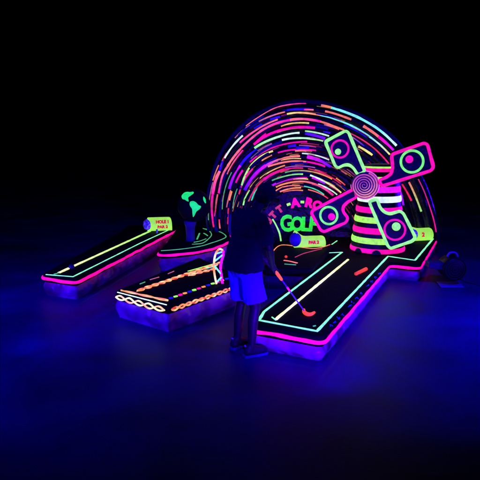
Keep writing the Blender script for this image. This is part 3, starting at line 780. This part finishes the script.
# hair and cap
HAIR = surf('dark_hair', (.015, .012, .012), .6, .3, (120, .8, .006)); CAPM = surf('dark_cap_cotton', (.01, .01, .04), .8, .2, (60, .3, .004))
h_ = MB(); h_.ball(Hd(-.03, 0, .0), .1, n=24, sq=(.9, .86, 1.0), rot=HM3); remesh(h_, 'hair', .008, HAIR, pr, 2, .003)
h_ = MB(); h_.ball(Hd(-.015, 0, .045), .112, n=28, sq=(1.0, .86, .82), rot=HM3)
c0 = Hd(.07, 0, .06)
vs = []; n_ = 14
for k, th in ((0, .004), (1, -.004)):
    for j in range(n_+1):
        a = -1.25+2.5*j/n_; vs.append(Hd(.05+.125*math.cos(a), .078*math.sin(a)/math.sin(1.25), .06+th+.012*math.cos(a)))
h_.add(vs, [tuple(range(n_+1)), tuple(range(2*n_+1, n_, -1))]+[(i, i+1, n_+2+i, n_+1+i) for i in range(n_)]+[(n_, 0, n_+1, 2*n_+1)])
h_.build('cap', CAPM, pr)
# shoes
SHOE = surf('dark_shoe', (.012, .012, .04), .5, .3, (30, .3, .006)); SOLE = surf('pale_sole', (.04, .04, .30), .6, .3); LACE = surf('pale_lace', (.6, .55, .95), .6)
for a_, k in ((anL, 1), (anR, -1)):
    b0 = Vector((a_.x, a_.y, 0)); tw = Matrix.Rotation(.18*k, 3, 'Z'); f2 = tw @ fw; l2 = tw @ lf
    q = [(-.093, .03), (-.075, .042), (0, .043), (.06, .05), (.12, .052), (.165, .042), (.188, .022)]
    ol = [b0+f2*f_+l2*w for f_, w in q]+[b0+f2*f_-l2*w for f_, w in reversed(q)]
    m2 = MB(); m2.prism([p_+Z*.028 for p_ in rounded(ol, .02, 3)], Z, .027)
    m3 = MB(); m3.cap(b0+Z*.062-f2*.045, b0+Z*.055+f2*.135, .046, .042); m3.cap(b0+Z*.05+f2*.06, b0+Z*.045+f2*.15, .046, .036); m3.cap(b0+Z*.1-f2*.03, b0+Z*.055, .042, .042)
    shoe = remesh(m3, 'shoe', .007, SHOE, pr, 3)
    bevel(m2.build('sole', SOLE, shoe, smooth=False), .006)
    m2 = MB()
    for j in range(4): c = b0+f2*(.03+.028*j)+Z*(.103-.012*j); m2.tube([c-l2*.026-Z*.012, c, c+l2*.026-Z*.012], .005, n=6)
    m2.tube([b0+f2*.03+Z*.1, b0+f2*.114+Z*.066], .004, n=6)
    m2.build('laces', LACE, shoe); m2 = MB()
    m2.tube([b0+Z*.12-f2*.074-l2*.012, b0+Z*.13-f2*.078, b0+Z*.12-f2*.074+l2*.012], .008, n=8)
    m2.build('heel_tab', LACE, shoe)

# ---------------------------------------------------------------- putter
pt = empty('putter', gh, 'putter with glowing orange grip and head held over the right lane', 'putter')
def al(k): return hd+sd*k
Lp = (gh-hd).length
g1 = MB(); g1.tube([al(-.12), al(-.11), al(.09)], [.010, .0135, .013], s(210, 60, 40), n=14); g1.build('grip_top', surf('dark_grip', (.03, .02, .03), .7), pt)
mb = MB(); mb.tube([al(.09), al(.15), al(.225), al(.235)], [.018, .018, .0155, .008], s(255, 92, 52), n=16); mb.build('grip', PAINT, pt)
mb = MB(); mb.tube([al(.23), al(Lp)], .007, n=10); mb.build('shaft', surf('steel_shaft', (.25, .22, .6), .3, .6), pt)
mb = MB(); mb.tube([al(.345), al(.41)], .0105, COL['M'], n=10); mb.build('shaft_band', PAINT, pt)
mb = MB(); hx = [P(303.8, 309.3, HR+.05), P(304.2, 312, HR+.03), P(307, 314, HR+.025), P(311, 314.2, HR+.025), P(314.5, 312.3, HR+.028)]
pts = catmull(hx, 6); mb.tube(pts, [.010+.012*math.sin(math.pi*min(1, .15+i/len(pts)*.8)) for i in range(len(pts))], s(255, 70, 48), n=14); mb.build('putter_head', PAINT, pt)

# ---------------------------------------------------------------- violet-blue lamps
w = bpy.data.worlds.new('World'); sc.world = w; w.use_nodes = True; w.node_tree.nodes['Background'].inputs[0].default_value = (.0, .0, .01, 1); w.node_tree.nodes['Background'].inputs[1].default_value = .02
def area(name, loc, tgt, size, power, col, sy=None, spread=180):
    l = bpy.data.lights.new(name, 'AREA'); l.energy = power; l.color = col; l.size = size; l.spread = math.radians(spread)
    if sy: l.shape = 'RECTANGLE'; l.size_y = sy
    o = bpy.data.objects.new(name, l); C.objects.link(o); o.location = loc
    o.rotation_euler = (Vector(tgt)-Vector(loc)).to_track_quat('-Z', 'Y').to_euler(); return o
UV = (.012, .0, 1)
area('black_light', (3.4, 4.6, 4.0), (2.4, 8.3, 0), .8, 135, UV, .12, 100)
area('black_light', (-3.8, 4.0, 3.6), (-2.0, 7.8, .2), .8, 110, UV, .12, 110)
area('black_light', (5.0, 6.0, .6), (1.6, 7.6, .4), .5, 52, (.05, .0, 1), .1, 60)
area('black_light', (.9, 4.0, .4), (.7, 6.5, .5), .5, 30, (.06, .0, 1), .1, 55)
area('black_light', (-2.6, 5.2, .5), (-1.3, 7.6, .4), .5, 18, (.04, .0, 1), .1, 70)
area('black_light', (-4.9, 6.8, .6), (-2.0, 9.2, .35), .5, 18, (.05, .0, 1), .1, 70)
area('black_light', (6.2, 11.9, 1.0), (4.0, 11.3, 2.0), .5, 190, (.04, .0, 1), .12, 60)

sc.view_settings.view_transform = 'Standard'; sc.view_settings.look = 'None'; sc.view_settings.exposure = 0; sc.view_settings.gamma = 1
sc.cycles.max_bounces = 5
